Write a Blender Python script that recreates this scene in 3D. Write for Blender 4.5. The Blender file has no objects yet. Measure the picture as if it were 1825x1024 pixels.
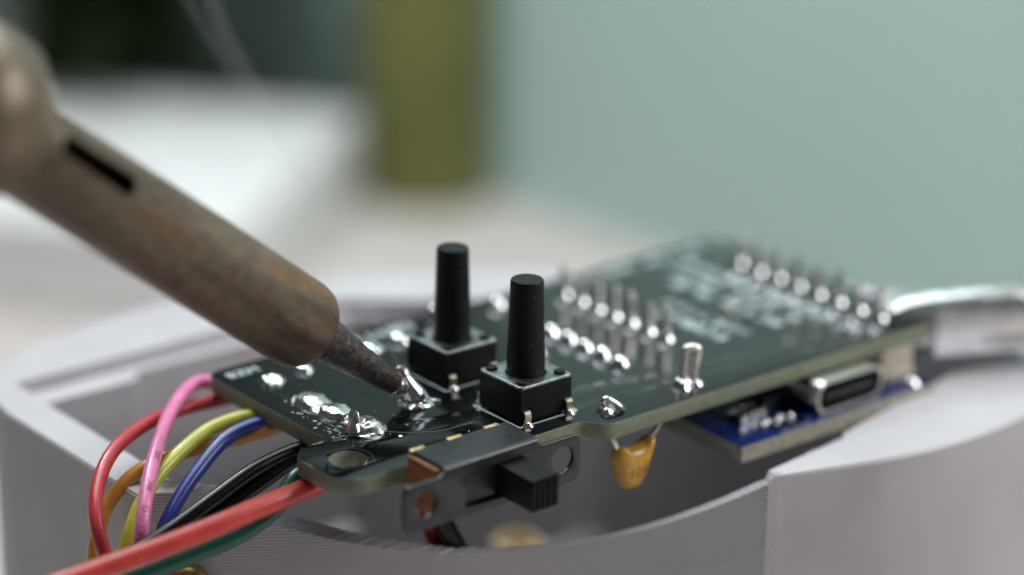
import bpy, bmesh, math, random
from mathutils import Vector, Matrix, noise
random.seed(7)
C = bpy.context.scene.collection
scene = bpy.context.scene
# 1 unit = 1 mm.  World frame = circuit board frame: x along the board, z up out of its top face.

# ------------------------------------------------------------------ camera
cam_d = bpy.data.cameras.new('camera')
cam = bpy.data.objects.new('camera', cam_d); C.objects.link(cam)
right = Vector((0.77445303, -0.63248244, 0.01372815)); down = Vector((-0.207897, -0.27493776, -0.93871618))
fwd = Vector((0.59749589, 0.72413755, -0.34441758))
m3 = Matrix((right, -down, -fwd)).transposed()
cam.matrix_world = Matrix.Translation((-140.967, -168.726, 92.327)) @ m3.to_4x4()
cam_d.sensor_width = 36.0
cam_d.lens = 4658.58 / 1825 * 36.0
cam_d.clip_start = 1.0; cam_d.clip_end = 20000.0
cam_d.dof.use_dof = True
cam_d.dof.focus_distance = 232.0
cam_d.dof.aperture_fstop = 0.0086
cam_d.dof.aperture_blades = 0
scene.camera = cam

# ------------------------------------------------------------------ light
world = bpy.data.worlds.new('World'); scene.world = world
world.use_nodes = True
wb = world.node_tree.nodes['Background']
wb.inputs[0].default_value = (0.74, 0.86, 0.93, 1); wb.inputs[1].default_value = 0.06

def area(name, loc, target, sx, sy, radiance, col):
    d = bpy.data.lights.new(name, 'AREA'); d.shape = 'RECTANGLE'; d.size = sx; d.size_y = sy
    d.energy = radiance * math.pi * sx * sy; d.color = col
    o = bpy.data.objects.new(name, d); C.objects.link(o); o.location = loc
    o.rotation_euler = (Vector(target) - Vector(loc)).to_track_quat('-Z', 'Y').to_euler()
    return o
area('overhead_softbox', (85, 130, 430), (60, 90, 0), 380, 380, 5.0, (0.89, 0.97, 1.0))
area('desk_lamp', (10, 240, 240), (0, 10, 0), 62, 46, 34, (0.97, 0.99, 1.0))
area('side_softbox', (255, -225, 215), (25, 0, -5), 190, 190, 8.5, (1.0, 0.97, 0.96))
scene.view_settings.view_transform = 'Standard'
scene.view_settings.look = 'None'
scene.view_settings.exposure = 0.25
scene.view_settings.gamma = 1.0
scene.cycles.use_denoising = True
scene.cycles.max_bounces = 8

# ------------------------------------------------------------------ materials
def mat(name, col, rough=0.5, metal=0.0, var=0.12, vscale=1.0, bump=0.0, bscale=8.0, coat=0.0, col2=None, spec=0.5,
        trans=0.0, rvar=0.0, lo=0.35, hi=0.65, sss=0.0, bdist=0.05, dust=0.0):
    m = bpy.data.materials.new(name); m.use_nodes = True
    nt = m.node_tree; b = nt.nodes['Principled BSDF']
    tc = nt.nodes.new('ShaderNodeTexCoord')
    nz = nt.nodes.new('ShaderNodeTexNoise'); nz.inputs['Scale'].default_value = vscale; nz.inputs['Detail'].default_value = 6
    nt.links.new(tc.outputs['Object'], nz.inputs['Vector'])
    rp = nt.nodes.new('ShaderNodeValToRGB')
    c2 = col2 if col2 else tuple(min(1, c * (1 + var)) for c in col)
    c1 = col if col2 else tuple(c * (1 - var) for c in col)
    rp.color_ramp.elements[0].position = lo; rp.color_ramp.elements[0].color = (*c1, 1)
    rp.color_ramp.elements[1].position = hi; rp.color_ramp.elements[1].color = (*c2, 1)
    nt.links.new(nz.outputs['Fac'], rp.inputs['Fac'])
    if dust:                                   # sparse pale specks lying on the surface
        nd = nt.nodes.new('ShaderNodeTexNoise'); nd.inputs['Scale'].default_value = 4.5; nd.inputs['Detail'].default_value = 1
        nt.links.new(tc.outputs['Object'], nd.inputs['Vector'])
        rd = nt.nodes.new('ShaderNodeValToRGB'); rd.color_ramp.elements[0].position = dust; rd.color_ramp.elements[1].position = dust + 0.03
        rd.color_ramp.elements[1].color = (0.5, 0.5, 0.5, 1)
        nt.links.new(nd.outputs['Fac'], rd.inputs['Fac'])
        md_ = nt.nodes.new('ShaderNodeMix'); md_.data_type = 'RGBA'
        nt.links.new(rd.outputs['Color'], md_.inputs['Factor']); nt.links.new(rp.outputs['Color'], md_.inputs['A'])
        md_.inputs['B'].default_value = (0.28, 0.28, 0.27, 1)
        nt.links.new(md_.outputs['Result'], b.inputs['Base Color'])
    else:
        nt.links.new(rp.outputs['Color'], b.inputs['Base Color'])
    b.inputs['Roughness'].default_value = rough; b.inputs['Metallic'].default_value = metal
    b.inputs['Specular IOR Level'].default_value = spec
    b.inputs['Coat Weight'].default_value = coat; b.inputs['Coat Roughness'].default_value = 0.08
    b.inputs['Transmission Weight'].default_value = trans
    if sss:
        b.inputs['Subsurface Weight'].default_value = sss
        b.inputs['Subsurface Radius'].default_value = (0.8, 0.8, 0.8)
        b.inputs['Subsurface Scale'].default_value = 0.5
    if rvar:
        mr = nt.nodes.new('ShaderNodeMapRange'); mr.inputs['To Min'].default_value = max(0.02, rough - rvar); mr.inputs['To Max'].default_value = rough + rvar
        n3 = nt.nodes.new('ShaderNodeTexNoise'); n3.inputs['Scale'].default_value = vscale * 2.3; n3.inputs['Detail'].default_value = 5
        nt.links.new(tc.outputs['Object'], n3.inputs['Vector'])
        mr.inputs['From Min'].default_value = 0.3; mr.inputs['From Max'].default_value = 0.7
        nt.links.new(n3.outputs['Fac'], mr.inputs['Value']); nt.links.new(mr.outputs[0], b.inputs['Roughness'])
    if bump:
        n2 = nt.nodes.new('ShaderNodeTexNoise'); n2.inputs['Scale'].default_value = bscale; n2.inputs['Detail'].default_value = 4
        nt.links.new(tc.outputs['Object'], n2.inputs['Vector'])
        bp = nt.nodes.new('ShaderNodeBump'); bp.inputs['Strength'].default_value = bump; bp.inputs['Distance'].default_value = bdist
        nt.links.new(n2.outputs['Fac'], bp.inputs['Height']); nt.links.new(bp.outputs[0], b.inputs['Normal'])
    return m

M = {}
M['mask'] = mat('black_solder_mask', (0.004, 0.0055, 0.006), 0.10, 0, 0.3, 0.25, 0.02, 1.2, spec=0.42, rvar=0.05)
M['fr4'] = mat('glass_fibre_edge', (0.195, 0.22, 0.15), 0.5, 0, 0.14, 1.2, 0.2, 5, sss=0.3)
M['silk'] = mat('white_silkscreen', (0.62, 0.72, 0.74), 0.6, 0, 0.1, 3)
M['solder'] = mat('bright_solder', (0.80, 0.80, 0.82), 0.13, 1.0, 0.1, 1.5, 0.12, 2, rvar=0.06)
M['solder_rough'] = mat('crinkled_solder', (0.72, 0.71, 0.70), 0.22, 1.0, 0.2, 1.5, 0.3, 1.6, rvar=0.1, bdist=0.10)
M['flux'] = mat('burnt_flux', (0.10, 0.035, 0.008), 0.12, 0, 0.5, 2.5, 0.8, 6, coat=0.8, col2=(0.30, 0.13, 0.03))
M['flux_clear'] = mat('flux_residue', (0.45, 0.40, 0.30), 0.3, 0, 0.3, 3, 0.6, 6)
M['tin'] = mat('tinned_pin', (0.80, 0.76, 0.70), 0.36, 1.0, 0.2, 2, 0.1, 8)
M['gold'] = mat('pale_gold_leg', (0.62, 0.54, 0.38), 0.34, 1.0, 0.2, 2, 0.2, 6)
M['bronze'] = mat('bronze_tab', (0.52, 0.40, 0.22), 0.45, 0.6, 0.35, 3, 0.5, 9)
M['blackplastic'] = mat('black_moulded_plastic', (0.007, 0.0073, 0.0077), 0.48, 0, 0.3, 1.5, 0.3, 14, spec=0.16, rvar=0.08, dust=0.74)
M['stem'] = mat('satin_black_plunger', (0.007, 0.007, 0.0077), 0.40, 0, 0.4, 3, 0.5, 16, spec=0.22, rvar=0.1, dust=0.725)
M['cover'] = mat('dark_nickel_cover', (0.30, 0.33, 0.33), 0.34, 1.0, 0.2, 1.2, 0.15, 12, rvar=0.08)
M['shell'] = mat('black_oxide_steel', (0.055, 0.058, 0.060), 0.33, 0.8, 0.10, 0.9, 0.06, 10, rvar=0.05)
M['phenolic'] = mat('brown_phenolic', (0.22, 0.075, 0.014), 0.65, 0, 0.35, 1.2, 0.2, 6, sss=0.2)
M['cap'] = mat('yellow_ceramic_dip', (0.50, 0.275, 0.03), 0.38, 0, 0.18, 0.8, 0.15, 4, coat=0.15)
M['capink'] = mat('faint_capacitor_ink', (0.36, 0.165, 0.018), 0.5)
M['blue'] = mat('blue_solder_mask', (0.005, 0.017, 0.105), 0.25, 0, 0.35, 0.8)
M['bluepcb_edge'] = mat('pale_module_edge', (0.40, 0.375, 0.30), 0.6, 0, 0.25, 1.4)
M['steel'] = mat('nickel_shell', (0.66, 0.65, 0.59), 0.3, 1.0, 0.08, 1.0)
M['dark'] = mat('black_resin', (0.014, 0.014, 0.016), 0.4)
M['cream'] = mat('cream_connector', (0.50, 0.44, 0.36), 0.5, 0, 0.12)
M['chrome'] = mat('chrome_plate', (0.86, 0.87, 0.87), 0.3, 1.0, 0.08, 0.4, rvar=0.05)
M['brass'] = mat('brass', (0.62, 0.42, 0.16), 0.33, 1.0, 0.2, 1.0)
M['pale_brass'] = mat('dull_pale_brass', (0.72, 0.55, 0.33), 0.5, 0.4, 0.15, 1.0)
M['ironbit'] = mat('sooty_iron_bit', (0.035, 0.031, 0.028), 0.48, 0.35, 0.5, 1.4, 0.8, 3.5, col2=(0.085, 0.075, 0.066), bdist=0.12, rvar=0.14)
M['collar'] = mat('heat_stained_collar', (0.17, 0.135, 0.095), 0.42, 0.4, 0.25, 0.3)
M['ceramic'] = mat('heater_ceramic', (0.16, 0.09, 0.05), 0.7)

def barrel_mat():
    m = bpy.data.materials.new('heat_tinted_steel_barrel'); m.use_nodes = True
    nt = m.node_tree; N = nt.nodes; Lk = nt.links; b = N['Principled BSDF']
    tc = N.new('ShaderNodeTexCoord')
    mp = N.new('ShaderNodeMapping'); mp.inputs['Scale'].default_value = (1, 1, 0.16)
    Lk.new(tc.outputs['Object'], mp.inputs['Vector'])
    n1 = N.new('ShaderNodeTexNoise'); n1.inputs['Scale'].default_value = 0.42; n1.inputs['Detail'].default_value = 5
    Lk.new(mp.outputs[0], n1.inputs['Vector'])
    r1 = N.new('ShaderNodeValToRGB')
    els = r1.color_ramp.elements
    els[0].position = 0.34; els[0].color = (0.08, 0.0592, 0.04, 1)
    els[1].position = 0.74; els[1].color = (0.272, 0.136, 0.036, 1)
    e = els.new(0.46); e.color = (0.152, 0.116, 0.08, 1)
    e = els.new(0.57); e.color = (0.184, 0.152, 0.112, 1)
    e = els.new(0.65); e.color = (0.21, 0.14, 0.07, 1)
    Lk.new(n1.outputs['Fac'], r1.inputs['Fac'])
    v = N.new('ShaderNodeTexVoronoi'); v.inputs['Scale'].default_value = 0.55
    n4 = N.new('ShaderNodeTexNoise'); n4.inputs['Scale'].default_value = 1.2; n4.inputs['Detail'].default_value = 3
    Lk.new(tc.outputs['Object'], n4.inputs['Vector'])
    mixv = N.new('ShaderNodeVectorMath'); mixv.operation = 'ADD'
    Lk.new(tc.outputs['Object'], mixv.inputs[0]); Lk.new(n4.outputs['Color'], mixv.inputs[1])
    Lk.new(mixv.outputs[0], v.inputs['Vector'])
    r2 = N.new('ShaderNodeValToRGB'); r2.color_ramp.elements[0].position = 0.10; r2.color_ramp.elements[0].color = (1, 1, 1, 1)
    r2.color_ramp.elements[1].position = 0.24; r2.color_ramp.elements[1].color = (0, 0, 0, 1)
    Lk.new(v.outputs['Distance'], r2.inputs['Fac'])
    mx = N.new('ShaderNodeMix'); mx.data_type = 'RGBA'
    sc = N.new('ShaderNodeMath'); sc.operation = 'MULTIPLY'; sc.inputs[1].default_value = 0.65
    Lk.new(r2.outputs['Color'], sc.inputs[0]); Lk.new(sc.outputs[0], mx.inputs['Factor'])
    Lk.new(r1.outputs['Color'], mx.inputs['A']); mx.inputs['B'].default_value = (0.045, 0.036, 0.034, 1)
    n5 = N.new('ShaderNodeTexNoise'); n5.inputs['Scale'].default_value = 0.75; n5.inputs['Detail'].default_value = 6; n5.inputs['Roughness'].default_value = 0.65
    Lk.new(tc.outputs['Object'], n5.inputs['Vector'])
    r5 = N.new('ShaderNodeValToRGB'); r5.color_ramp.elements[0].position = 0.33; r5.color_ramp.elements[0].color = (0.56, 0.51, 0.47, 1)
    r5.color_ramp.elements[1].position = 0.66; r5.color_ramp.elements[1].color = (0.92, 0.90, 0.86, 1)
    Lk.new(n5.outputs['Fac'], r5.inputs['Fac'])
    mm = N.new('ShaderNodeMix'); mm.data_type = 'RGBA'; mm.blend_type = 'MULTIPLY'; mm.inputs['Factor'].default_value = 1.0
    Lk.new(mx.outputs['Result'], mm.inputs['A']); Lk.new(r5.outputs['Color'], mm.inputs['B'])
    Lk.new(mm.outputs['Result'], b.inputs['Base Color'])
    b.inputs['Metallic'].default_value = 0.25; b.inputs['Roughness'].default_value = 0.46
    n2 = N.new('ShaderNodeTexNoise'); n2.inputs['Scale'].default_value = 3.5; n2.inputs['Detail'].default_value = 5
    Lk.new(tc.outputs['Object'], n2.inputs['Vector'])
    bp = N.new('ShaderNodeBump'); bp.inputs['Strength'].default_value = 0.2; bp.inputs['Distance'].default_value = 0.05
    Lk.new(n2.outputs['Fac'], bp.inputs['Height']); Lk.new(bp.outputs[0], b.inputs['Normal'])
    return m
M['barrel'] = barrel_mat()

def print_mat():
    """light grey filament with 0.3 mm layer lines"""
    m = bpy.data.materials.new('grey_printed_filament'); m.use_nodes = True
    nt = m.node_tree; N = nt.nodes; Lk = nt.links; b = N['Principled BSDF']
    tc = N.new('ShaderNodeTexCoord')
    nz = N.new('ShaderNodeTexNoise'); nz.inputs['Scale'].default_value = 0.12; nz.inputs['Detail'].default_value = 6
    Lk.new(tc.outputs['Object'], nz.inputs['Vector'])
    rp = N.new('ShaderNodeValToRGB')
    rp.color_ramp.elements[0].position = 0.3; rp.color_ramp.elements[0].color = (0.445, 0.425, 0.445, 1)
    rp.color_ramp.elements[1].position = 0.7; rp.color_ramp.elements[1].color = (0.505, 0.485, 0.505, 1)
    Lk.new(nz.outputs['Fac'], rp.inputs['Fac']); Lk.new(rp.outputs[0], b.inputs['Base Color'])
    b.inputs['Roughness'].default_value = 0.42
    sp = N.new('ShaderNodeSeparateXYZ'); Lk.new(tc.outputs['Object'], sp.inputs[0])
    # gently wandering layer height so the lines are not perfectly even
    n2 = N.new('ShaderNodeTexNoise'); n2.inputs['Scale'].default_value = 0.35; n2.inputs['Detail'].default_value = 3
    Lk.new(tc.outputs['Object'], n2.inputs['Vector'])
    ml = N.new('ShaderNodeMath'); ml.operation = 'MULTIPLY_ADD'; ml.inputs[1].default_value = 0.10
    Lk.new(n2.outputs['Fac'], ml.inputs[0]); Lk.new(sp.outputs['Z'], ml.inputs[2])
    fr = N.new('ShaderNodeMath'); fr.operation = 'MULTIPLY'; fr.inputs[1].default_value = 2 * math.pi / 0.3
    Lk.new(ml.outputs[0], fr.inputs[0])
    sn = N.new('ShaderNodeMath'); sn.operation = 'SINE'; Lk.new(fr.outputs[0], sn.inputs[0])
    # diagonal infill lines on the flat top
    tp = N.new('ShaderNodeMath'); tp.operation = 'MULTIPLY_ADD'; tp.inputs[1].default_value = 0.6
    Lk.new(sp.outputs['Y'], tp.inputs[0]); Lk.new(sp.outputs['X'], tp.inputs[2])
    t2 = N.new('ShaderNodeMath'); t2.operation = 'MULTIPLY'; t2.inputs[1].default_value = 2 * math.pi / 0.55
    Lk.new(tp.outputs[0], t2.inputs[0])
    s2 = N.new('ShaderNodeMath'); s2.operation = 'SINE'; Lk.new(t2.outputs[0], s2.inputs[0])
    geo = N.new('ShaderNodeNewGeometry'); sg = N.new('ShaderNodeSeparateXYZ'); Lk.new(geo.outputs['True Normal'], sg.inputs[0])
    ab = N.new('ShaderNodeMath'); ab.operation = 'ABSOLUTE'; Lk.new(sg.outputs['Z'], ab.inputs[0])
    mx = N.new('ShaderNodeMix'); Lk.new(ab.outputs[0], mx.inputs['Factor'])
    Lk.new(sn.outputs[0], mx.inputs['A'])
    sm = N.new('ShaderNodeMath'); sm.operation = 'MULTIPLY'; sm.inputs[1].default_value = 0.35; Lk.new(s2.outputs[0], sm.inputs[0])
    Lk.new(sm.outputs[0], mx.inputs['B'])
    n3 = N.new('ShaderNodeTexNoise'); n3.inputs['Scale'].default_value = 2.5; n3.inputs['Detail'].default_value = 3
    Lk.new(tc.outputs['Object'], n3.inputs['Vector'])
    ad = N.new('ShaderNodeMath'); ad.operation = 'ADD'; Lk.new(mx.outputs['Result'], ad.inputs[0]); Lk.new(n3.outputs['Fac'], ad.inputs[1])
    bp = N.new('ShaderNodeBump'); bp.inputs['Strength'].default_value = 0.9; bp.inputs['Distance'].default_value = 0.035
    Lk.new(ad.outputs[0], bp.inputs['Height']); Lk.new(bp.outputs[0], b.inputs['Normal'])
    return m
M['print'] = print_mat()

def wire_mat(name, col, rough=0.33):
    if max(col) < 0.03: return mat(name, col, 0.25, 0, 0.2, 0.7, 0.05, 2.5, spec=0.3, rvar=0.03)
    return mat(name, col, rough, 0, 0.10, 0.7, 0.18, 3.5, coat=0.15, sss=0.15, rvar=0.06)

# ------------------------------------------------------------------ helpers
def thing(name, label=None, cat=None, loc=(0, 0, 0), parent=None, group=None):
    o = bpy.data.objects.new(name, None); C.objects.link(o); o.location = loc
    o.empty_display_size = 1
    if label: o['label'] = label
    if cat: o['category'] = cat
    if group: o['group'] = group
    if parent: o.parent = parent
    return o

def link(name, me, material, parent=None, smooth=True, auto=None):
    o = bpy.data.objects.new(name, me); C.objects.link(o)
    if material is not None:
        for k in (material if isinstance(material, (list, tuple)) else [material]): me.materials.append(k)
    if smooth:
        me.shade_smooth()
        if auto is not None: me.set_sharp_from_angle(angle=math.radians(auto))
    if parent: o.parent = parent
    return o

def from_bm(name, bm, material, parent=None, smooth=True, auto=35):
    me = bpy.data.meshes.new(name); bmesh.ops.recalc_face_normals(bm, faces=bm.faces[:]); bm.to_mesh(me); bm.free()
    return link(name, me, material, parent, smooth, auto)

def tag(o, label, cat, group=None, kind=None):
    if label: o['label'] = label
    if cat: o['category'] = cat
    if group: o['group'] = group
    if kind: o['kind'] = kind
    return o

def bm_box(bm, c, s, bevel=0.0, seg=2, rot=None):
    r = bmesh.ops.create_cube(bm, size=1.0)
    vs = r['verts']
    for v in vs: v.co = Vector((v.co.x * s[0], v.co.y * s[1], v.co.z * s[2]))
    if bevel:
        es = list({e for v in vs for e in v.link_edges})
        r2 = bmesh.ops.bevel(bm, geom=es, offset=bevel, segments=seg, profile=0.6, affect='EDGES')
        vs = list({v for f in r2['faces'] for v in f.verts} | {v for v in vs if v.is_valid})
    for v in vs:
        p = v.co.copy()
        if rot: p = rot @ p
        v.co = p + Vector(c)
    return vs

def box(name, c, s, material, parent=None, bevel=0.05, seg=2, rot=None):
    bm = bmesh.new(); bm_box(bm, c, s, bevel, seg, rot)
    return from_bm(name, bm, material, parent)

def lathe(name, prof, n, material, parent=None, loc=(0, 0, 0), axis=None, auto=40, wob=None):
    """prof: (r, h) list along +axis."""
    bm = bmesh.new()
    q = Vector((0, 0, 1)).rotation_difference(Vector(axis).normalized()) if axis is not None else None
    rings = []
    for (r, h) in prof:
        ring = []
        if r < 1e-6:
            ring = [bm.verts.new((0, 0, h))]
        else:
            for k in range(n):
                a = 2 * math.pi * k / n
                rr = r * (wob(a, h) if wob else 1.0)
                ring.append(bm.verts.new((rr * math.cos(a), rr * math.sin(a), h)))
        rings.append(ring)
    for a, b in zip(rings, rings[1:]):
        if len(a) == 1 and len(b) == 1: continue
        for k in range(n):
            k2 = (k + 1) % n
            if len(a) == 1: bm.faces.new((a[0], b[k], b[k2]))
            elif len(b) == 1: bm.faces.new((a[k], a[k2], b[0]))
            else: bm.faces.new((a[k], a[k2], b[k2], b[k]))
    if len(rings[0]) > 1 and prof[0] != prof[-1]: bm.faces.new(rings[0][::-1])
    if len(rings[-1]) > 1 and prof[0] != prof[-1]: bm.faces.new(rings[-1])
    o = from_bm(name, bm, material, parent, True, auto)
    o.location = loc
    if q:
        o.rotation_mode = 'QUATERNION'; o.rotation_quaternion = q
    return o

def catmull(pts, n=10):
    P = [Vector(p) for p in pts]
    P = [P[0] * 2 - P[1]] + P + [P[-1] * 2 - P[-2]]
    out = []
    for i in range(1, len(P) - 2):
        for k in range(n):
            t = k / n; a, b, c, d = P[i - 1], P[i], P[i + 1], P[i + 2]
            out.append(0.5 * ((2 * b) + (-a + c) * t + (2 * a - 5 * b + 4 * c - d) * t * t + (-a + 3 * b - 3 * c + d) * t ** 3))
    out.append(P[-2])
    return out

def frames(path):
    T = []
    for i in range(len(path)):
        a = path[max(0, i - 1)]; b = path[min(len(path) - 1, i + 1)]
        T.append((b - a).normalized())
    n = T[0].cross(Vector((0, 0, 1)))
    if n.length < 1e-3: n = T[0].cross(Vector((1, 0, 0)))
    n.normalize(); F = []
    for i, t in enumerate(T):
        n = (n - t * n.dot(t)).normalized()
        F.append((t, n, t.cross(n)))
    return F

def tube_mesh(name, pts, r, seg=16, n=10, rfun=None, smooth_path=True):
    path = catmull(pts, n) if smooth_path else [Vector(p) for p in pts]
    F = frames(path); V = []; Fc = []
    L = len(path)
    for i, p in enumerate(path):
        rr = r * (rfun(i / (L - 1)) if rfun else 1)
        for k in range(seg):
            a = 2 * math.pi * k / seg
            V.append(p + F[i][1] * (math.cos(a) * rr) + F[i][2] * (math.sin(a) * rr))
    for i in range(L - 1):
        for k in range(seg):
            k2 = (k + 1) % seg
            Fc.append((i * seg + k, i * seg + k2, (i + 1) * seg + k2, (i + 1) * seg + k))
    Fc.append(tuple(range(seg))[::-1]); Fc.append(tuple((L - 1) * seg + k for k in range(seg)))
    me = bpy.data.meshes.new(name); me.from_pydata(V, [], Fc); me.update()
    return me, path, F

def tube(name, pts, r, material, parent=None, seg=16, n=10, rfun=None, smooth_path=True):
    me, _, _ = tube_mesh(name, pts, r, seg, n, rfun, smooth_path)
    return link(name, me, material, parent, True, 50)

def plate_mesh(name, loops, thick, bevel=0.0, res=2):
    """filled 2-D outline (first loop) with holes (others), extruded to +-thick/2 in z"""
    cu = bpy.data.curves.new(name, 'CURVE'); cu.dimensions = '2D'; cu.fill_mode = 'BOTH'
    cu.extrude = thick / 2 - bevel; cu.bevel_depth = bevel; cu.bevel_resolution = res
    if bevel: cu.offset = -bevel
    for lp in loops:
        s = cu.splines.new('POLY'); s.points.add(len(lp) - 1); s.use_cyclic_u = True
        for q, p in zip(s.points, lp): q.co = (p[0], p[1], 0, 1)
    o = bpy.data.objects.new(name, cu); C.objects.link(o)
    dg = bpy.context.evaluated_depsgraph_get()
    me = bpy.data.meshes.new_from_object(o.evaluated_get(dg), depsgraph=dg)
    bpy.data.objects.remove(o); bpy.data.curves.remove(cu)
    me.materials.clear()
    bm = bmesh.new(); bm.from_mesh(me); bmesh.ops.remove_doubles(bm, verts=bm.verts[:], dist=1e-4)
    bmesh.ops.recalc_face_normals(bm, faces=bm.faces[:]); bm.to_mesh(me); bm.free()
    me.name = name
    return me

def circle(cx, cy, r, n=40): return [(cx + r * math.cos(2 * math.pi * k / n), cy + r * math.sin(2 * math.pi * k / n)) for k in range(n)]

def rounded(pts, radii, n=6):
    out = []; L = len(pts)
    for i, p in enumerate(pts):
        p = Vector(p); a = Vector(pts[i - 1]); b = Vector(pts[(i + 1) % L]); r = radii[i] if isinstance(radii, (list, tuple)) else radii
        if r <= 0: out.append(tuple(p)); continue
        u = (a - p).normalized(); w = (b - p).normalized()
        p0 = p + u * r; p1 = p + w * r
        for k in range(n + 1):
            t = k / n; q = p0 * (1 - t) ** 2 + p * (2 * t * (1 - t)) + p1 * t * t
            out.append(tuple(q))
    return out

def text_mesh(name, body, size, align='LEFT'):
    cu = bpy.data.curves.new(name, 'FONT'); cu.body = body; cu.size = size; cu.align_x = align; cu.resolution_u = 3
    o = bpy.data.objects.new(name, cu); C.objects.link(o)
    dg = bpy.context.evaluated_depsgraph_get()
    me = bpy.data.meshes.new_from_object(o.evaluated_get(dg), depsgraph=dg)
    bpy.data.objects.remove(o); bpy.data.curves.remove(cu); me.materials.clear()
    return me

# ------------------------------------------------------------------ the setting
def sheet(name, verts, material, kind='structure'):
    me = bpy.data.meshes.new(name); me.from_pydata([Vector(v) for v in verts], [], [(0, 1, 2, 3)]); me.update()
    o = link(name, me, material, None, False); o['kind'] = kind
    return o
TZ = -75.0
M['table'] = mat('pale_table_top', (0.58, 0.52, 0.49), 0.55, 0, 0.06, 0.01, 0.05, 0.3)
M['wall'] = mat('teal_painted_wall', (0.50, 0.67, 0.62), 0.75, 0, 0.05, 0.006, 0.1, 0.4)
sheet('table_top', [(-900, -900, TZ), (1200, -900, TZ), (1200, 1200, TZ), (-900, 1200, TZ)], M['table'])
wallbm = bmesh.new()
wp = [(168, 520), (176, 260), (198, 95), (214, -60)]
lo = [wallbm.verts.new((x, y, TZ - 2)) for x, y in wp]; hi = [wallbm.verts.new((x, y, 420)) for x, y in wp]
for k in range(3): wallbm.faces.new((lo[k], lo[k + 1], hi[k + 1], hi[k]))
r_ = bmesh.ops.extrude_face_region(wallbm, geom=wallbm.faces[:])
for v in [g for g in r_['geom'] if isinstance(g, bmesh.types.BMVert)]: v.co.x += 12
wl = from_bm('wall', wallbm, M['wall'], None, True, 30); wl['kind'] = 'structure'

# white carton behind on the left
M['carton'] = mat('white_card', (0.80, 0.80, 0.79), 0.6, 0, 0.03, 0.02)
cb = thing('white_box', 'plain white box on the table behind the soldering iron', 'box', (109, 206, TZ))
cb.rotation_euler = (0, 0, math.atan2(0.797, -0.604))
box('carton_body', (68, -22, 7.0), (136, 80, 14), M['carton'], cb, 1.0)
box('lid', (68, -22, 16.1), (137.6, 81.6, 4.0), M['carton'], cb, 1.2)

# olive cylinder
M['olive'] = mat('olive_plastic', (0.15, 0.15, 0.035), 0.5, 0, 0.15, 0.05)
oc = thing('olive_container', 'blurred olive green cylindrical container standing against the teal wall', 'container', (170.8, 237.2, TZ))
lathe('container_body', [(12.0, 0), (12.8, 0.8), (12.8, 92), (12, 93)], 48, M['olive'], oc)
lathe('container_cap', [(11.4, 93.02), (11.8, 93.6), (11.8, 106), (10.8, 107)], 48, M['olive'], oc)

# dark plant behind the box
M['leaf'] = mat('dark_leaf', (0.034, 0.06, 0.018), 0.45, 0, 0.5, 0.05)
M['stalk'] = mat('brown_stalk', (0.06, 0.045, 0.02), 0.7)
pl = thing('leafy_plant', 'dark green leafy plant behind the white box', 'plant', (130, 307, TZ))
M['pot'] = mat('dark_pot', (0.03, 0.03, 0.025), 0.6)
lathe('pot', [(8, 0), (10.5, 14), (11.4, 14), (11.4, 17), (10, 17), (9.6, 15), (0, 15)], 40, M['pot'], pl)
rnd = random.Random(3)
lv = []; lf = []
stems = []
for s in range(30):
    a = rnd.uniform(0, 6.28); rr = rnd.uniform(2, 22)
    top = Vector((rr * math.cos(a), rr * math.sin(a), rnd.uniform(45, 215)))
    top.x *= 0.8 + top.z / 160; top.y *= 0.8 + top.z / 160
    top.x += 22 * (top.z / 215) ** 2; top.y -= 49 * (top.z / 215) ** 2  # unseen tall crown, spread and leaned to darken the board's left-end reflection
    stems.append([Vector((0.2 * top.x, 0.2 * top.y, 14)), Vector((0.4 * top.x, 0.5 * top.y, top.z * 0.55)), top])
stem_V = []; stem_F = []
for st in stems:
    me_, path_, F_ = tube_mesh('x', st, 1.0, 6, 6)
    off = len(stem_V); stem_V += [v.co.copy() for v in me_.vertices]; stem_F += [tuple(off + i for i in p.vertices) for p in me_.polygons]
    bpy.data.meshes.remove(me_)
    for k in range(70):
        p = path_[rnd.randrange(2, len(path_))] + Vector((rnd.gauss(0, 9), rnd.gauss(0, 9), rnd.gauss(0, 9)))
        q = Matrix.Rotation(rnd.uniform(0, 6.28), 3, 'Z') @ Matrix.Rotation(rnd.uniform(-0.9, 0.5), 3, 'Y')
        ln = rnd.uniform(8, 15); wd = ln * 0.33
        off = len(lv)
        for u, w, h in ((0, 0, 0), (0.3, 0.8, 0.03), (0.65, 0.75, 0.02), (1, 0, -0.12), (0.65, -0.75, 0.02), (0.3, -0.8, 0.03), (0.35, 0, 0.1), (0.65, 0, 0.06)):
            lv.append(p + q @ Vector((u * ln, w * wd, h * ln)))
        for f in ((0, 6, 1), (1, 6, 7, 2), (2, 7, 3), (3, 7, 4), (4, 7, 6, 5), (5, 6, 0)): lf.append(tuple(off + i for i in f))
me = bpy.data.meshes.new('foliage'); me.from_pydata(lv, [], lf); me.update()
fo = link('foliage', me, M['leaf'], pl); fo['kind'] = 'stuff'
me = bpy.data.meshes.new('stalks'); me.from_pydata(stem_V, [], stem_F); me.update(); so = link('stalks', me, M['stalk'], pl); so['kind'] = 'stuff'

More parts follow.
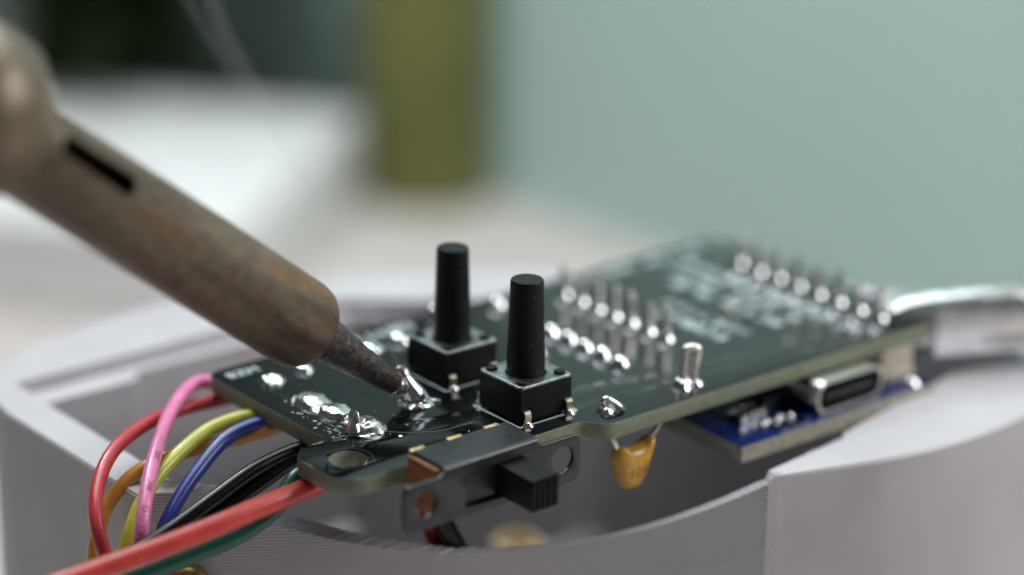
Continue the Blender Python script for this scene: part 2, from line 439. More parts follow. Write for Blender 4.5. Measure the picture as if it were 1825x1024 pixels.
# ------------------------------------------------------------------ 3-D printed enclosure
def lerp_poly(pts, n):
    P = [Vector(p) for p in pts]; L = [0]
    for a, b in zip(P, P[1:]): L.append(L[-1] + (b - a).length)
    out = []
    for k in range(n):
        s = L[-1] * k / (n - 1); i = 0
        while i < len(P) - 2 and L[i + 1] < s: i += 1
        t = (s - L[i]) / max(1e-9, L[i + 1] - L[i]); out.append(P[i].lerp(P[i + 1], min(1, t)))
    return out
def curve_poly(pts, n):
    d = [Vector((p.x, p.y)) for p in catmull([(x, y, 0) for x, y in pts], 12)]
    return lerp_poly(d, n)
RIM = -6.0; LAY = 0.12
A = (16.5, -15.2)
segs = []   # (outer, inner, ledge inset, zfunc)
NS = 560
def scoop(x):
    z = -12.95 + 6.75 * ((x + 4.9) / 22.3) ** 2
    z = min(RIM, z)
    return round(z / LAY) * LAY if z < RIM - 0.05 else RIM
o1 = lerp_poly([A, (-31.2, 16.8)], NS); i1 = lerp_poly([(17.0, -14.2), (16.6, -13.6), (-24, 13.6), (-27, 17.0)], NS)
segs.append((o1, i1, 0, scoop))
segs.append((lerp_poly([(-31.2, 16.8), (-31.2, 40)], 12), lerp_poly([(-27, 17), (-27, 42.8)], 12), 0, None))
segs.append((curve_poly([(-31.2, 40), (-30.4, 44.4), (-28.2, 48.6)], 8), lerp_poly([(-27, 42.8), (-26.9, 42.8)], 8), 0, None))
far_o = curve_poly([(-28.2, 48.6), (-24, 52.4), (-17, 55.4), (-9.3, 57.1), (4, 56.6), (16, 53), (28, 46.5), (40, 38)], 60)
segs.append((far_o, lerp_poly([(-26.9, 42.8), (-14.9, 42.8), (-14.4, 44.5), (12, 44.5), (36, 30)], 60), 1, None))
segs.append((curve_poly([(40, 38), (52, 26), (62, 12), (67, 2), (69, -6)], 24), lerp_poly([(36, 30), (58, 6), (62, -7)], 24), 0, None))
segs.append((curve_poly([(69, -6), (65, -12), (57, -17.2), (47, -19.8), (38, -20.3), (29.5, -19.25), (23, -17.3), A], 90),
             lerp_poly([(62, -7), (58, -9.4), (49, -8.3), (29.2, -12.3), (28.6, -13.0), (17.0, -14.2)], 90), 0, None))
enc = thing('printed_enclosure', 'light grey ribbed open-topped enclosure with a scooped wall around the board', 'enclosure', (20, 15, TZ))
bm = bmesh.new(); cols = []
zb = TZ; zfl = -73.0
for o_, i_, led, zf in segs:
    for k in range(len(o_) - 1):
        O = o_[k]; I = i_[k]
        zt = zf(O.x) if zf else RIM
        zi = zt
        Mx = I.copy(); zl = zt
        if led:
            zl = RIM - 1.3
            Mx = Vector((I.x, 46.3)) if I.x < 12 else Vector((I.x, I.y + max(0.0, 1.8 - 0.2 * (I.x - 12))))
        cols.append((O, Mx, I, zt, zl))
def addcol(c):
    O, Mx, I, zt, zl = c
    return [bm.verts.new((O.x, O.y, zb)), bm.verts.new((O.x, O.y, zt - 0.25)), bm.verts.new((O.x + (I.x - O.x) * 0.03, O.y + (I.y - O.y) * 0.03, zt)),
            bm.verts.new((Mx.x, Mx.y, zt)), bm.verts.new((Mx.x, Mx.y, zl)), bm.verts.new((I.x, I.y, zl)), bm.verts.new((I.x, I.y, zfl))]
cv = []
for k, c in enumerate(cols):
    if k and abs(cols[k - 1][3] - c[3]) > 1e-6 and k < NS:      # terrace riser between two layers
        p = cols[k - 1]; cv.append(addcol((c[0], c[1], c[2], p[3], p[4] if p[4] != p[3] else p[3])))
    cv.append(addcol(c))
n = len(cv)
for k in range(n):
    a = cv[k]; b = cv[(k + 1) % n]
    for j in range(6):
        bm.faces.new((a[j], b[j], b[j + 1], a[j + 1]))
fl = [c[6] for c in cv]
bm.faces.new(fl)
bmesh.ops.remove_doubles(bm, verts=bm.verts[:], dist=1e-4)
bmesh.ops.dissolve_degenerate(bm, edges=bm.edges[:], dist=1e-4)
for v in bm.verts: v.co -= Vector((20, 15, TZ))
from_bm('shell', bm, M['print'], enc, True, 10)
# small seam blobs and strings left by the printer along the corner and rim
pb = bmesh.new(); rb = random.Random(21)
for k in range(46):
    if k < 22: p = Vector((16.5 + rb.gauss(0, 0.05), -15.25 + rb.gauss(0, 0.05), RIM - abs(rb.gauss(0, 3.2)) - 0.05)); r0 = rb.uniform(0.05, 0.13)
    elif k < 32: p = Vector((17.9 + rb.gauss(0, 0.3), -15.0 + rb.gauss(0, 0.12), RIM + 0.01)); r0 = rb.uniform(0.08, 0.2)
    else:
        q = segs[-1][1][rb.randrange(30, 88)]; p = Vector((q.x, q.y, RIM + 0.01)); r0 = rb.uniform(0.05, 0.14)
    r = bmesh.ops.create_icosphere(pb, subdivisions=1, radius=r0)
    st_ = (rb.uniform(0.8, 2.2), rb.uniform(0.8, 1.6), rb.uniform(0.6, 1.2))
    for v in r['verts']: v.co = Vector((v.co.x * st_[0], v.co.y * st_[1], v.co.z * st_[2])) + p - Vector((20, 15, TZ))
pbo = from_bm('print_blobs', pb, M['print'], enc, True, None); pbo['kind'] = 'stuff'
# fittings inside
lathe('brass_insert', [(2.9, 0), (2.9, 3.0), (2.6, 3.3), (1.7, 3.3), (1.6, 2.0), (0, 2.0)], 32, M['pale_brass'], enc, (22.0 - 20, 27.2 - 15, -33.4 - TZ))
lathe('boss', [(4.4, 0), (3.8, 39.5), (0, 39.5)], 32, M['print'], enc, (22.0 - 20, 27.2 - 15, -72.95 - TZ))
box('rib', (34 - 20, 30.2 - 15, -53.5 - TZ), (16, 2.0, 39), M['print'], enc, 0.2)
box('rib', (7 - 20, 41.2 - 15, -37.5 - TZ), (7, 3.0, 15), M['print'], enc, 0.2)

# ------------------------------------------------------------------ circuit board
pcb = thing('circuit_board', 'black circuit board with push buttons, solder joints and pin rows over the grey enclosure', 'circuit board', (0, 0, 0))
outline = [(-18.55, 24.6), (-18.5, 5.15), (-21.4, 4.95), (-22.95, 3.3), (-22.8, -1.75), (-21.1, -3.55), (-15.4, -3.75), (-6.2, -3.95), (-5.2, -5.45),
           (2.1, -5.35), (3.7, -7.5), (47.0, -7.5), (47.0, 24.6)]
out = rounded(outline, [1.6, 0.35, 0.35, 0.5, 0.6, 0.7, 0, 0, 0.3, 0.6, 0.8, 1.5, 2.0])
pads_A = [(13.8, 12.77 - 2.54 * i) for i in range(-1, 5)]
hole = (-19.45, 0.55)
me = plate_mesh('substrate', [out, circle(hole[0], hole[1], 1.68, 48)], 1.6, 0.05, 1)
for v in me.vertices: v.co.z -= 0.8
sub = link('substrate', me, [M['mask'], M['fr4']], pcb, True, 30)
for p in me.polygons: p.material_index = 0 if abs(p.normal.z) > 0.8 else 1
ring = plate_mesh('hole_ring', [circle(hole[0], hole[1], 2.25, 48), circle(hole[0], hole[1], 2.15, 48)], 0.012)
for v in ring.vertices: v.co.z += 0.008
M['ringmat'] = mat('mask_edge', (0.02, 0.024, 0.024), 0.3)
link('hole_ring', ring, M['ringmat'], pcb, False)

# thread-like file marks inside the hole come from the fibre material; faint copper traces under the mask
M['trace'] = mat('masked_copper_trace', (0.010, 0.0145, 0.0155), 0.16, 0, 0.2, 1)
def trace(pts, w=0.28):
    tr = bmesh.new()
    for a, b in zip(pts, pts[1:]):
        a = Vector(a); b = Vector(b); d = (b - a); L = d.length; t = d.normalized(); nn = Vector((-t.y, t.x)) * w / 2
        q = [a + nn - t * w * .3, b + nn + t * w * .3, b - nn + t * w * .3, a - nn - t * w * .3]
        vs = [tr.verts.new((p.x, p.y, 0.006)) for p in q] + [tr.verts.new((p.x, p.y, 0.024)) for p in q]
        tr.faces.new(vs[4:]); 
        for k in range(4): tr.faces.new((vs[k], vs[(k + 1) % 4], vs[4 + (k + 1) % 4], vs[4 + k]))
    from_bm('copper_trace', tr, M['trace'], pcb, False, None)
trace([(-14.2, 4.4), (-11.5, 1.2), (-7.2, -0.4)], 0.06); trace([(-14.0, 3.6), (-11.4, 0.6), (-7.4, -0.6)], 0.06)
trace([(-10, 12), (-4.5, 6.5)]); trace([(-10, 14.5), (-5, 14.5)]); trace([(5, -3), (11, -3), (13.8, 0)]); trace([(15, -3.2), (22, 4)], 0.5)
trace([(16, 20.5), (24, 20.5), (30, 18)]); trace([(26, -4.5), (38, -4.5)], 0.5); trace([(-16, 8), (-16, 20)])

# silkscreen
def glyphs(bm, x0, y0, dirx, diry, length, h, rnd_, fill=0.95):
    """a row of small unreadable print strokes, running along dir"""
    t = Vector((dirx, diry)); u = Vector((-diry, dirx)); s = 0
    def quad(a, b, w):
        d = (b - a).normalized(); nn = Vector((-d.y, d.x)) * w / 2
        vs = [bm.verts.new((p.x, p.y, 0.028)) for p in (a + nn, b + nn, b - nn, a - nn)]; bm.faces.new(vs)
    while s < length:
        w = h * rnd_.uniform(0.5, 0.7)
        if rnd_.random() < fill:
            o = Vector((x0, y0)) + t * s
            pts = [o, o + t * w * 0.8, o + t * w * 0.8 + u * h, o + u * h, o + u * h * .5, o + t * w * .8 + u * h * .5]
            for ia, ib in rnd_.sample([(0, 3), (1, 2), (0, 1), (2, 3), (4, 5), (0, 3), (1, 2)], 4):
                a, b = pts[ia], pts[ib]
                if (b - a).length > 1e-3: quad(a, b, h * 0.2)
        s += w + h * 0.18
rg = random.Random(11)
def silk_block(rows, label=None):
    bm = bmesh.new()
    for r in rows: glyphs(bm, *r, rg)
    o = from_bm('silkscreen_text', bm, M['silk'], pcb, False, None); o['kind'] = 'stuff'
    return o
silk_block([(28.3, 12.6, 0, -1, 11.0, 1.35), (25.8, 10.6, 0, -1, 8.8, 1.35)])
silk_block([(38.0, 20.2, 0, -1, 24.6, 1.35), (35.5, 19.4, 0, -1, 18.0, 1.35), (33.0, 16.5, 0, -1, 15.0, 1.35)])
silk_block([(24.0, 22.1, 1, 0, 21.0, 1.25)])
silk_block([(-2.2, 22.4, 1, 0, 6.6, 1.3)])
tm = text_mesh('silkscreen_text', 'BZM', 1.75)
for v in tm.vertices: v.co = Vector((v.co.x * 1.02 - 17.4, v.co.y + 22.1, 0.03))
link('silkscreen_text', tm, M['silk'], pcb, False)
def silk_frame(cx, cy):
    bm = bmesh.new()
    for (a, b) in (((-3.35, -3.35), (3.35, -3.35)), ((-3.35, -3.35), (-3.35, 3.35)), ((3.35, -3.35), (3.35, 3.35))):
        a = Vector(a) + Vector((cx, cy)); b = Vector(b) + Vector((cx, cy)); d = (b - a).normalized(); nn = Vector((-d.y, d.x)) * 0.08
        bm.faces.new([bm.verts.new((p.x, p.y, 0.026)) for p in (a + nn, b + nn, b - nn, a - nn)])
    bmesh.ops.remove_doubles(bm, verts=bm.verts[:], dist=0.001)
    return from_bm('silkscreen_line', bm, M['silk'], pcb, False, None)

# solder joints
def blob(name, c, rx, ry, h, seed, rough=0.0, material=None, parent=pcb, freq=1.1, flare=0.25, sub=3, lean=(0, 0), rot=0):
    bm = bmesh.new(); bmesh.ops.create_icosphere(bm, subdivisions=sub, radius=1.0)
    off = Vector((seed * 7.13, seed * 3.7, seed * 1.9)); cr, sr = math.cos(rot), math.sin(rot)
    for v in bm.verts:
        p = v.co.copy(); z = max(p.z, -0.06)
        base = 1 + flare * max(0, 1 - max(z, 0) * 2.2) ** 2
        dsp = 1 + rough * noise.noise(p * freq + off) + rough * 0.5 * noise.noise(p * freq * 2.7 + off)
        x = p.x * base * dsp * rx + lean[0] * max(0, z) * h; y = p.y * base * dsp * ry + lean[1] * max(0, z) * h
        v.co = Vector((x * cr - y * sr, x * sr + y * cr, max(z, -0.05) * h * (dsp if z > 0 else 1)))
    o = from_bm(name, bm, material or M['solder'], parent, True, None)
    o.location = c
    return o
for i, (x, y, rx, ry, h, rg_) in enumerate([(-10.9, 19.7, 0.95, 0.9, 0.75, 0.12), (0.9, 20.3, 1.15, 1.0, 0.85, 0.08), (6.4, 22.0, 0.8, 0.8, 1.9, 0.12),
                                            (14.5, 22.0, 0.85, 0.85, 1.0, 0.08), (-2.6, 20.3, 1.2, 1.0, 0.7, 0.15), (-6.4, 14.6, 0.6, 0.7, 0.5, 0.2), (9.0, 8.6, 0.6, 0.6, 1.0, 0.1)]):
    blob('solder_joint', (x, y, 0.01), rx, ry, h, i + 1, rg_)
blob('solder_joint', (-14.9, 19.0, 0.01), 1.15, 0.8, 0.7, 21, 0.55, M['solder_rough'], freq=2.0)
# the two crinkled joints by the left edge and the one with a torn peak
blob('solder_joint', (-14.75, 12.5, 0.0), 1.5, 1.9, 0.95, 31, 0.22, M['solder_rough'], freq=1.0, sub=4)
blob('solder_joint', (-14.6, 9.0, 0.0), 1.4, 2.1, 1.0, 33, 0.28, M['solder_rough'], freq=1.1, sub=4)
pk = blob('solder_joint', (-14.4, 4.9, 0.0), 1.55, 1.5, 1.05, 37, 0.16, M['solder_rough'], freq=1.1, sub=4)
pk['label'] = 'shiny solder joint with a torn pointed peak'
lathe('peak', [(0.95, 0.0), (0.62, 0.55), (0.46, 1.1), (0.26, 1.65), (0.0, 2.0)], 9, M['solder_rough'], pk, (-0.95, 0.0, 0.35), (-0.2, 0.1, 1), wob=lambda a, h: 1 + 0.35 * math.sin(a * 2 + 1 + h) + 0.15 * math.sin(a * 5 + h * 3))
# joint under the iron: a tall smeared fillet with burnt flux and a drawn-out tail
tj = blob('solder_joint', (-6.95, 7.2, 0.0), 1.2, 1.15, 1.2, 41, 0.25, M['solder'], freq=1.2, sub=4, flare=0.5)
tj['label'] = 'molten solder joint under the iron tip'
tube('molten_fillet', [(-0.05, 0.0, 0.1), (-0.35, 0.25, 0.9), (-0.7, 0.55, 1.7), (-0.95, 0.95, 2.4), (-0.95, 1.2, 2.95)], 1.0, M['solder'], tj, 22, 10, lambda t: 1.25 - 0.5 * t + 0.08 * math.sin(t * 9))
tube('solder_tail', [(-0.2, 0.1, 0.75), (0.3, -0.4, 0.5), (0.75, -0.9, 0.2), (1.35, -1.1, 0.08), (1.75, -1.35, 0.05)], 0.5, M['solder'], tj, 14, 8, lambda t: 1.1 - 0.82 * t)
blob('burnt_flux', (-0.95, 1.25, 2.8), 0.62, 0.55, 0.6, 45, 0.6, M['flux'], tj, 2.2, 0.0)
blob('burnt_flux', (-1.4, 1.1, 2.5), 0.42, 0.4, 0.5, 47, 0.6, M['flux'], tj, 2.2, 0.0)
blob('burnt_flux', (-0.5, 1.0, 2.75), 0.3, 0.3, 0.4, 48, 0.6, M['flux'], tj, 2.2, 0.0)
# flux crumbs and solder specks scattered over the board
sp = bmesh.new(); rs = random.Random(5)
for k in range(90):
    if k < 60: x, y = rs.gauss(-15.2, 1.9), rs.gauss(6.8, 3.6)
    else: x, y = rs.uniform(-16, 20), rs.uniform(-3.0, 8)
    if x < -18 or (abs(x) < 3.3 and abs(y) < 3.3): continue
    s = rs.uniform(0.025, 0.06)
    r = bmesh.ops.create_icosphere(sp, subdivisions=1, radius=s)
    for v in r['verts']: v.co = Vector((v.co.x * rs.uniform(.8, 1.6) + x, v.co.y * rs.uniform(.8, 1.6) + y, v.co.z * 0.6 + 0.02))
spo = from_bm('solder_specks', sp, M['solder'], pcb, True, None); spo['kind'] = 'stuff'
fx = bmesh.new()
for k in range(26):
    x, y = rs.choice([(-17.2, 11.2), (-17.4, 8.2), (-16.6, 6.2), (-17.6, 5.9), (-16.2, 13.6)]); x += rs.gauss(0, 0.25); y += rs.gauss(0, 0.5)
    r = bmesh.ops.create_icosphere(fx, subdivisions=2, radius=1)
    a, b = rs.uniform(.06, .2), rs.uniform(.06, .22)
    for v in r['verts']:
        d = 1 + 0.5 * noise.noise(v.co * 2 + Vector((k, 0, 0)))
        v.co = Vector((v.co.x * a * d + x, v.co.y * b * d + y, max(0, v.co.z) * 0.07 + 0.01))
fxo = from_bm('flux_residue', fx, M['flux_clear'], pcb, True, None); fxo['kind'] = 'stuff'
# hair-fine flux edge lines in front of the torn joint
tube('flux_line', [(-13.6, 3.7, 0.03), (-12.2, 2.2, 0.03), (-9.6, 0.6, 0.03), (-6.0, 0.2, 0.03)], 0.014, M['flux_clear'], pcb, 6, 8)
blob('solder_joint', (-12.9, 1.75, 0.0), 0.24, 0.2, 0.13, 51, 0.1, sub=2)

# ------------------------------------------------------------------ push buttons
def pin_fillet_mesh(r0=0.95, h=1.0, r1=0.34, n=18):
    bm = bmesh.new(); rings = []
    for k in range(7):
        t = k / 6; r = r1 + (r0 - r1) * (1 - t) ** 1.9
        rings.append([bm.verts.new((r * math.cos(2 * math.pi * j / n), r * math.sin(2 * math.pi * j / n), h * t)) for j in range(n)])
    for a, b in zip(rings, rings[1:]):
        for j in range(n): bm.faces.new((a[j], a[(j + 1) % n], b[(j + 1) % n], b[j]))
    bm.faces.new(rings[-1]); bm.faces.new(rings[0][::-1])
    bmesh.ops.recalc_face_normals(bm, faces=bm.faces[:])
    me = bpy.data.meshes.new('solder_fillet'); bm.to_mesh(me); bm.free(); me.materials.append(M['solder']); me.shade_smooth()
    return me
leg_fillet = pin_fillet_mesh(0.62, 0.35, 0.36)
def push_button(cx, cy, label):
    b = thing('push_button', None, None, (cx, cy, 0), pcb); b['label'] = label
    bm = bmesh.new(); bm_box(bm, (0, 0, 1.78), (6.0, 6.0, 3.2), 0.12)
    bm_box(bm, (0, 0, 0.14), (4.6, 4.6, 0.26), 0.0)
    from_bm('body', bm, M['blackplastic'], b)
    sq = rounded([(-3.02, -3.02), (3.02, -3.02), (3.02, 3.02), (-3.02, 3.02)], 0.45)
    cm = plate_mesh('cover', [sq, circle(0, 0, 1.86, 48)], 0.28, 0.07, 2)
    for v in cm.vertices: v.co.z += 3.5
    link('cover', cm, M['cover'], b, True, 40)
    prof = [(1.95, 3.3), (1.78, 3.42), (1.77, 3.8), (1.52, 12.15), (1.50, 12.38), (1.42, 12.5), (0, 12.5)]
    st = lathe('stem', prof, 56, M['stem'], b, auto=50)
    for sx in (-1, 1):
        for sy in (-1, 1):
            lathe('rivet', [(0.55, 3.6), (0.55, 3.78), (0.46, 3.9), (0.25, 3.95), (0, 3.95)], 20, M['blackplastic'], b, (2.18 * sx, 2.18 * sy, 0))
    for sx in (-1, 1):
        for sy in (-1, 1):
            x = 2.45 * sx; y0 = 3.0 * sy
            bm = bmesh.new()
            path = [(y0 * 0.97, 1.35), (y0 + 0.22 * sy, 1.33), (y0 + 0.42 * sy, 1.15), (y0 + 0.46 * sy, 0.75), (y0 + 0.42 * sy, 0.35), (y0 + 0.36 * sy, -0.1), (y0 + 0.36 * sy, -1.9)]
            V = []
            for (yy, zz) in path:
                V.append([bm.verts.new((x - 0.33, yy, zz)), bm.verts.new((x + 0.33, yy, zz)), bm.verts.new((x + 0.33, yy - 0.16 * sy, zz - 0.10)), bm.verts.new((x - 0.33, yy - 0.16 * sy, zz - 0.10))])
            for p, q in zip(V, V[1:]):
                for k in range(4): bm.faces.new((p[k], p[(k + 1) % 4], q[(k + 1) % 4], q[k]))
            bm.faces.new(V[0]); bm.faces.new(V[-1])
            from_bm('leg', bm, M['gold'], b, True, 40)
            f = bpy.data.objects.new('leg_solder', leg_fillet); C.objects.link(f); f.parent = b; f.location = (x, y0 + 0.36 * sy, 0.005)
    silk_frame(cx, cy)
    return b
push_button(0, 0, 'tall black push button nearer the slide switch, solder-legged on the front')
push_button(0, 10.82, 'tall black push button beside the soldering iron tip')

# ------------------------------------------------------------------ pin rows
pin_me = {}
def pin_mesh(h, w=0.62):
    if h in pin_me: return pin_me[h]
    bm = bmesh.new(); a = w / 2; t = a * 0.55
    rings = [[bm.verts.new((s * x, q * x, z)) for s, q in ((-1, -1), (1, -1), (1, 1), (-1, 1))] for x, z in ((a, -1.9), (a, h - 0.45), (t, h))]
    for p, q in zip(rings, rings[1:]):
        for k in range(4): bm.faces.new((p[k], p[(k + 1) % 4], q[(k + 1) % 4], q[k]))
    bm.faces.new(rings[-1]); bm.faces.new(rings[0][::-1])
    bmesh.ops.recalc_face_normals(bm, faces=bm.faces[:])
    me = bpy.data.meshes.new('pin'); bm.to_mesh(me); bm.free(); me.materials.append(M['tin']); pin_me[h] = me
    return me
fil = pin_fillet_mesh(0.98, 1.15, 0.36)
def pin(x, y, h, rz=0.0, tilt=(0, 0)):
    p = bpy.data.objects.new('pin', pin_mesh(h)); C.objects.link(p); p.parent = pcb; p.location = (x, y, 0); p.rotation_euler = (tilt[0], tilt[1], rz)
    f = bpy.data.objects.new('solder_fillet', fil); C.objects.link(f); f.parent = p; f.location = (0, 0, 0.012)
rp = random.Random(9)
for i in range(7): pin(21.76, 20.05 - 2.54 * i, rp.choice([3.1, 3.4, 3.6]), rp.uniform(-.15, .15), (rp.uniform(-.04, .04), rp.uniform(-.04, .04)))
for i in range(5):
    x, y = 13.8, 12.77 - 2.54 * i
    blob('solder_joint', (x, y, 0.0), 0.85, 0.85, 1.05 + 0.1 * (i % 2), 60 + i, 0.08, flare=0.3)
for i in range(8): pin(42.6, 16.2 - 2.88 * i, rp.choice([3.4, 3.7, 3.9]), rp.uniform(-.3, .3), (rp.uniform(-.05, .05), rp.uniform(-.05, .05)))
# clipped component leads near the front edge
tube('bent_lead', [(14.9, -4.9, -1.9), (14.9, -4.9, 0.5), (15.2, -4.7, 2.6), (15.4, -4.6, 3.2), (15.65, -4.7, 3.55), (16.25, -5.0, 3.6), (16.55, -5.15, 3.3), (16.35, -5.1, 2.4), (15.95, -5.2, 0.6), (15.9, -5.3, -0.4)], 0.42, M['tin'], pcb, 12, 8)
blob('solder_joint', (15.0, -5.0, 0.0), 0.95, 0.9, 1.0, 71, 0.25)
blob('solder_joint', (16.2, -5.5, 0.0), 0.6, 0.55, 0.6, 72, 0.2)
lj = blob('solder_joint', (5.2, -5.2, 0.0), 0.85, 0.8, 0.75, 73, 0.25)
tube('bent_lead', [(5.1, -5.3, -1.9), (5.1, -5.3, 0.4), (4.9, -5.2, 1.1), (5.2, -5.4, 1.35), (6.0, -5.9, 0.75), (6.5, -6.2, 0.15)], 0.33, M['solder'], pcb, 12, 8, lambda t: 1.1 - 0.35 * t)

# ------------------------------------------------------------------ slide switch on the front edge
ss = thing('slide_switch', None, None, (-10.8, -8.9, -1.05), pcb); ss['label'] = 'black steel slide switch with mounting ears on the front edge'
pl_out = rounded([(-9.85, -2.45), (9.65, -2.45), (9.65, 2.0), (5.2, 2.0), (4.75, 2.3), (-5.5, 2.3), (-6.0, 2.0), (-9.85, 2.0)], [1.0, 1.0, 1.0, 0.2, 0.2, 0.2, 0.2, 1.0])
win = rounded([(-3.2, -1.65), (3.15, -1.65), (3.15, 1.5), (-3.2, 1.5)], 0.35)
pm = plate_mesh('face_plate', [pl_out, circle(-7.55, -0.05, 1.25, 36), circle(7.6, -0.05, 1.25, 36), win], 0.42, 0.1, 2)
for v in pm.vertices: v.co = Vector((v.co.x, v.co.z, v.co.y))
bmx = bmesh.new(); bmx.from_mesh(pm); bmesh.ops.recalc_face_normals(bmx, faces=bmx.faces[:]); bmx.to_mesh(pm); bmx.free()
link('face_plate', pm, M['shell'], ss, True, 40)
bm = bmesh.new()
# folded roof of the shell: bends back from the plate
prof = [(-0.215, 2.2), (-0.21, 2.42), (-0.16, 2.56), (-0.06, 2.68), (0.1, 2.76), (0.3, 2.78), (4.35, 2.78), (4.35, 2.46), (0.35, 2.46), (0.2, 2.3), (0.19, 2.2)]
xs = (-5.55, 4.8)
R0 = [[bm.verts.new((x, y, z)) for y, z in prof] for x in xs]
for k in range(len(prof)):
    k2 = (k + 1) % len(prof); bm.faces.new((R0[0][k], R0[0][k2], R0[1][k2], R0[1][k]))
bm.faces.new(R0[0]); bm.faces.new(R0[1][::-1])
from_bm('shell_roof', bm, M['shell'], ss, True, 50)
box('insulator', (-0.72, 2.42, 0.15), (10.6, 4.1, 4.5), M['phenolic'], ss, 0.12)
box('slider_bed', (0, 0.33, -0.1), (7.4, 0.25, 3.9), M['dark'], ss, 0.03)
for x in (-4.95, -0.9, 3.2):
    bm = bmesh.new(); bm_box(bm, (x, 4.42, 2.45), (1.55, 0.5, 0.75), 0.08)
    from_bm('tab', bm, M['bronze'], ss)
# lever with ribbed end
bm = bmesh.new()
rib = []
x0, x1 = 0.45, 3.35; yb, yt = 0.2, -4.75; zl0, zl1 = -1.5, 1.42
nr = 5
prof = [(x0, yb), (x0, yt + 0.1)]
for k in range(nr):
    a = x0 + (x1 - x0) * k / nr; b = x0 + (x1 - x0) * (k + 1) / nr; w = b - a
    prof += [(a + 0.08, yt), (b - 0.2, yt), (b - 0.14, yt + 0.22), (b - 0.02, yt + 0.22)]
prof += [(x1, yt + 0.1), (x1, yb)]
top = [bm.verts.new((x, y, zl1)) for x, y in prof]; bot = [bm.verts.new((x, y, zl0)) for x, y in prof]
bm.faces.new(top); bm.faces.new(bot[::-1])
for k in range(len(prof)):
    k2 = (k + 1) % len(prof); bm.faces.new((top[k], top[k2], bot[k2], bot[k]))
bmesh.ops.bevel(bm, geom=[e for e in bm.edges if abs(e.verts[0].co.z - e.verts[1].co.z) < 1e-4], offset=0.1, segments=2, affect='EDGES', profile=0.6)
from_bm('lever', bm, M['blackplastic'], ss, True, 35)

# ------------------------------------------------------------------ ceramic capacitor under the front edge
cp = thing('ceramic_capacitor', None, None, (7.4, -6.6, -5.0), pcb); cp['label'] = 'yellow dipped ceramic capacitor hanging under the front edge'
prof = [(-2.0, 2.2), (-2.55, 1.6), (-2.65, 0.4), (-2.3, -1.3), (-1.4, -2.45), (-0.2, -2.75), (0.95, -2.35), (1.7, -1.1), (2.2, 0.3), (2.65, 1.5), (2.75, 2.2), (2.25, 2.25), (1.3, 1.75), (0.2, 1.55), (-0.9, 1.65), (-1.5, 1.95)]
cprof = [(p.x, p.y) for p in catmull([(x, z, 0) for x, z in prof + prof[:1]], 5)][:-1]
bm = bmesh.new()
rings = []
prof_scale = 0.87
cprof = [(x * prof_scale * (1 - 0.05 * max(0, 0.5 - z)), z * 0.93) for x, z in cprof]
cxm = (0.0, -0.2)
for (sc_, yy) in ((0.35, -1.02), (0.68, -0.95), (0.88, -0.74), (0.97, -0.42), (1.0, 0.0), (0.97, 0.42), (0.88, 0.74), (0.68, 0.95), (0.35, 1.02)):
    rings.append([bm.verts.new((cxm[0] + (x - cxm[0]) * sc_, yy, cxm[1] + (z - cxm[1]) * sc_)) for x, z in cprof])
nn = len(cprof)
for a, b in zip(rings, rings[1:]):
    for k in range(nn): bm.faces.new((a[k], a[(k + 1) % nn], b[(k + 1) % nn], b[k]))
bm.faces.new(rings[0]); bm.faces.new(rings[-1][::-1])
from_bm('dipped_body', bm, M['cap'], cp, True, 60)
tube('lead', [(-1.85, 0, 1.7), (-2.3, 0, 2.6), (-2.45, 0.3, 3.6)], 0.24, M['tin'], cp, 10, 6)
tube('lead', [(2.05, 0, 1.8), (3.2, 0, 2.9), (3.9, 0.3, 3.7)], 0.24, M['tin'], cp, 10, 6)
tm = text_mesh('printed_marking', '104', 1.55, 'CENTER')
for v in tm.vertices: v.co = Vector((v.co.x - 0.05, -1.04, v.co.y - 1.2))
link('printed_marking', tm, M['capink'], cp, False)

# ------------------------------------------------------------------ blue charger module under the board
cm_ = thing('charger_module', 'blue charger module with metal USB-C socket below the black board', 'circuit module', (17.8, -10.3, -6.7))
bx = bmesh.new(); bm_box(bx, (13.2, 8.5, 0.8), (26.4, 17.0, 1.58), 0.0)
o = from_bm('module_board', bx, [M['bluepcb_edge'], M['blue']], cm_, False, None)
for p in o.data.polygons: p.material_index = 1 if p.normal.z > 0.8 else 0
us = thing('usb_socket', None, None, (15.4, 0.1, 1.6), cm_)
us_o = rounded([(-4.5, 0), (4.5, 0), (4.5, 3.25), (-4.5, 3.25)], 1.35, 8); us_i = rounded([(-4.2, 0.3), (4.2, 0.3), (4.2, 2.95), (-4.2, 2.95)], 1.15, 8)
um = plate_mesh('shell', [us_o, us_i], 7.2, 0.08, 1)
for v in um.vertices: v.co = Vector((v.co.x, v.co.z + 4.5, v.co.y))
bmx = bmesh.new(); bmx.from_mesh(um); bmesh.ops.recalc_face_normals(bmx, faces=bmx.faces[:]); bmx.to_mesh(um); bmx.free()
link('shell', um, M['steel'], us, True, 35)
box('back_wall', (0, 7.0, 1.62), (8.4, 0.6, 2.6), M['dark'], us, 0.1)
box('tongue', (0, 4.0, 1.62), (6.6, 6.0, 0.7), M['dark'], us, 0.1)
for k, x in enumerate((4.2, 5.6, 7.0)):
    box('resistor', (x, 5.0 + 0.2 * k, 1.95), (0.9, 1.7, 0.65), M['dark'], cm_, 0.05)
    for dy in (-0.85, 0.85): box('resistor_end', (x, 5.0 + 0.2 * k + dy, 1.98), (0.95, 0.4, 0.72), M['solder'], cm_, 0.08)
for k, x in enumerate((6.2, 7.6, 9.0)): box('pad', (x, 1.6, 1.63), (1.0, 2.2, 0.06), M['solder'], cm_, 0.02)
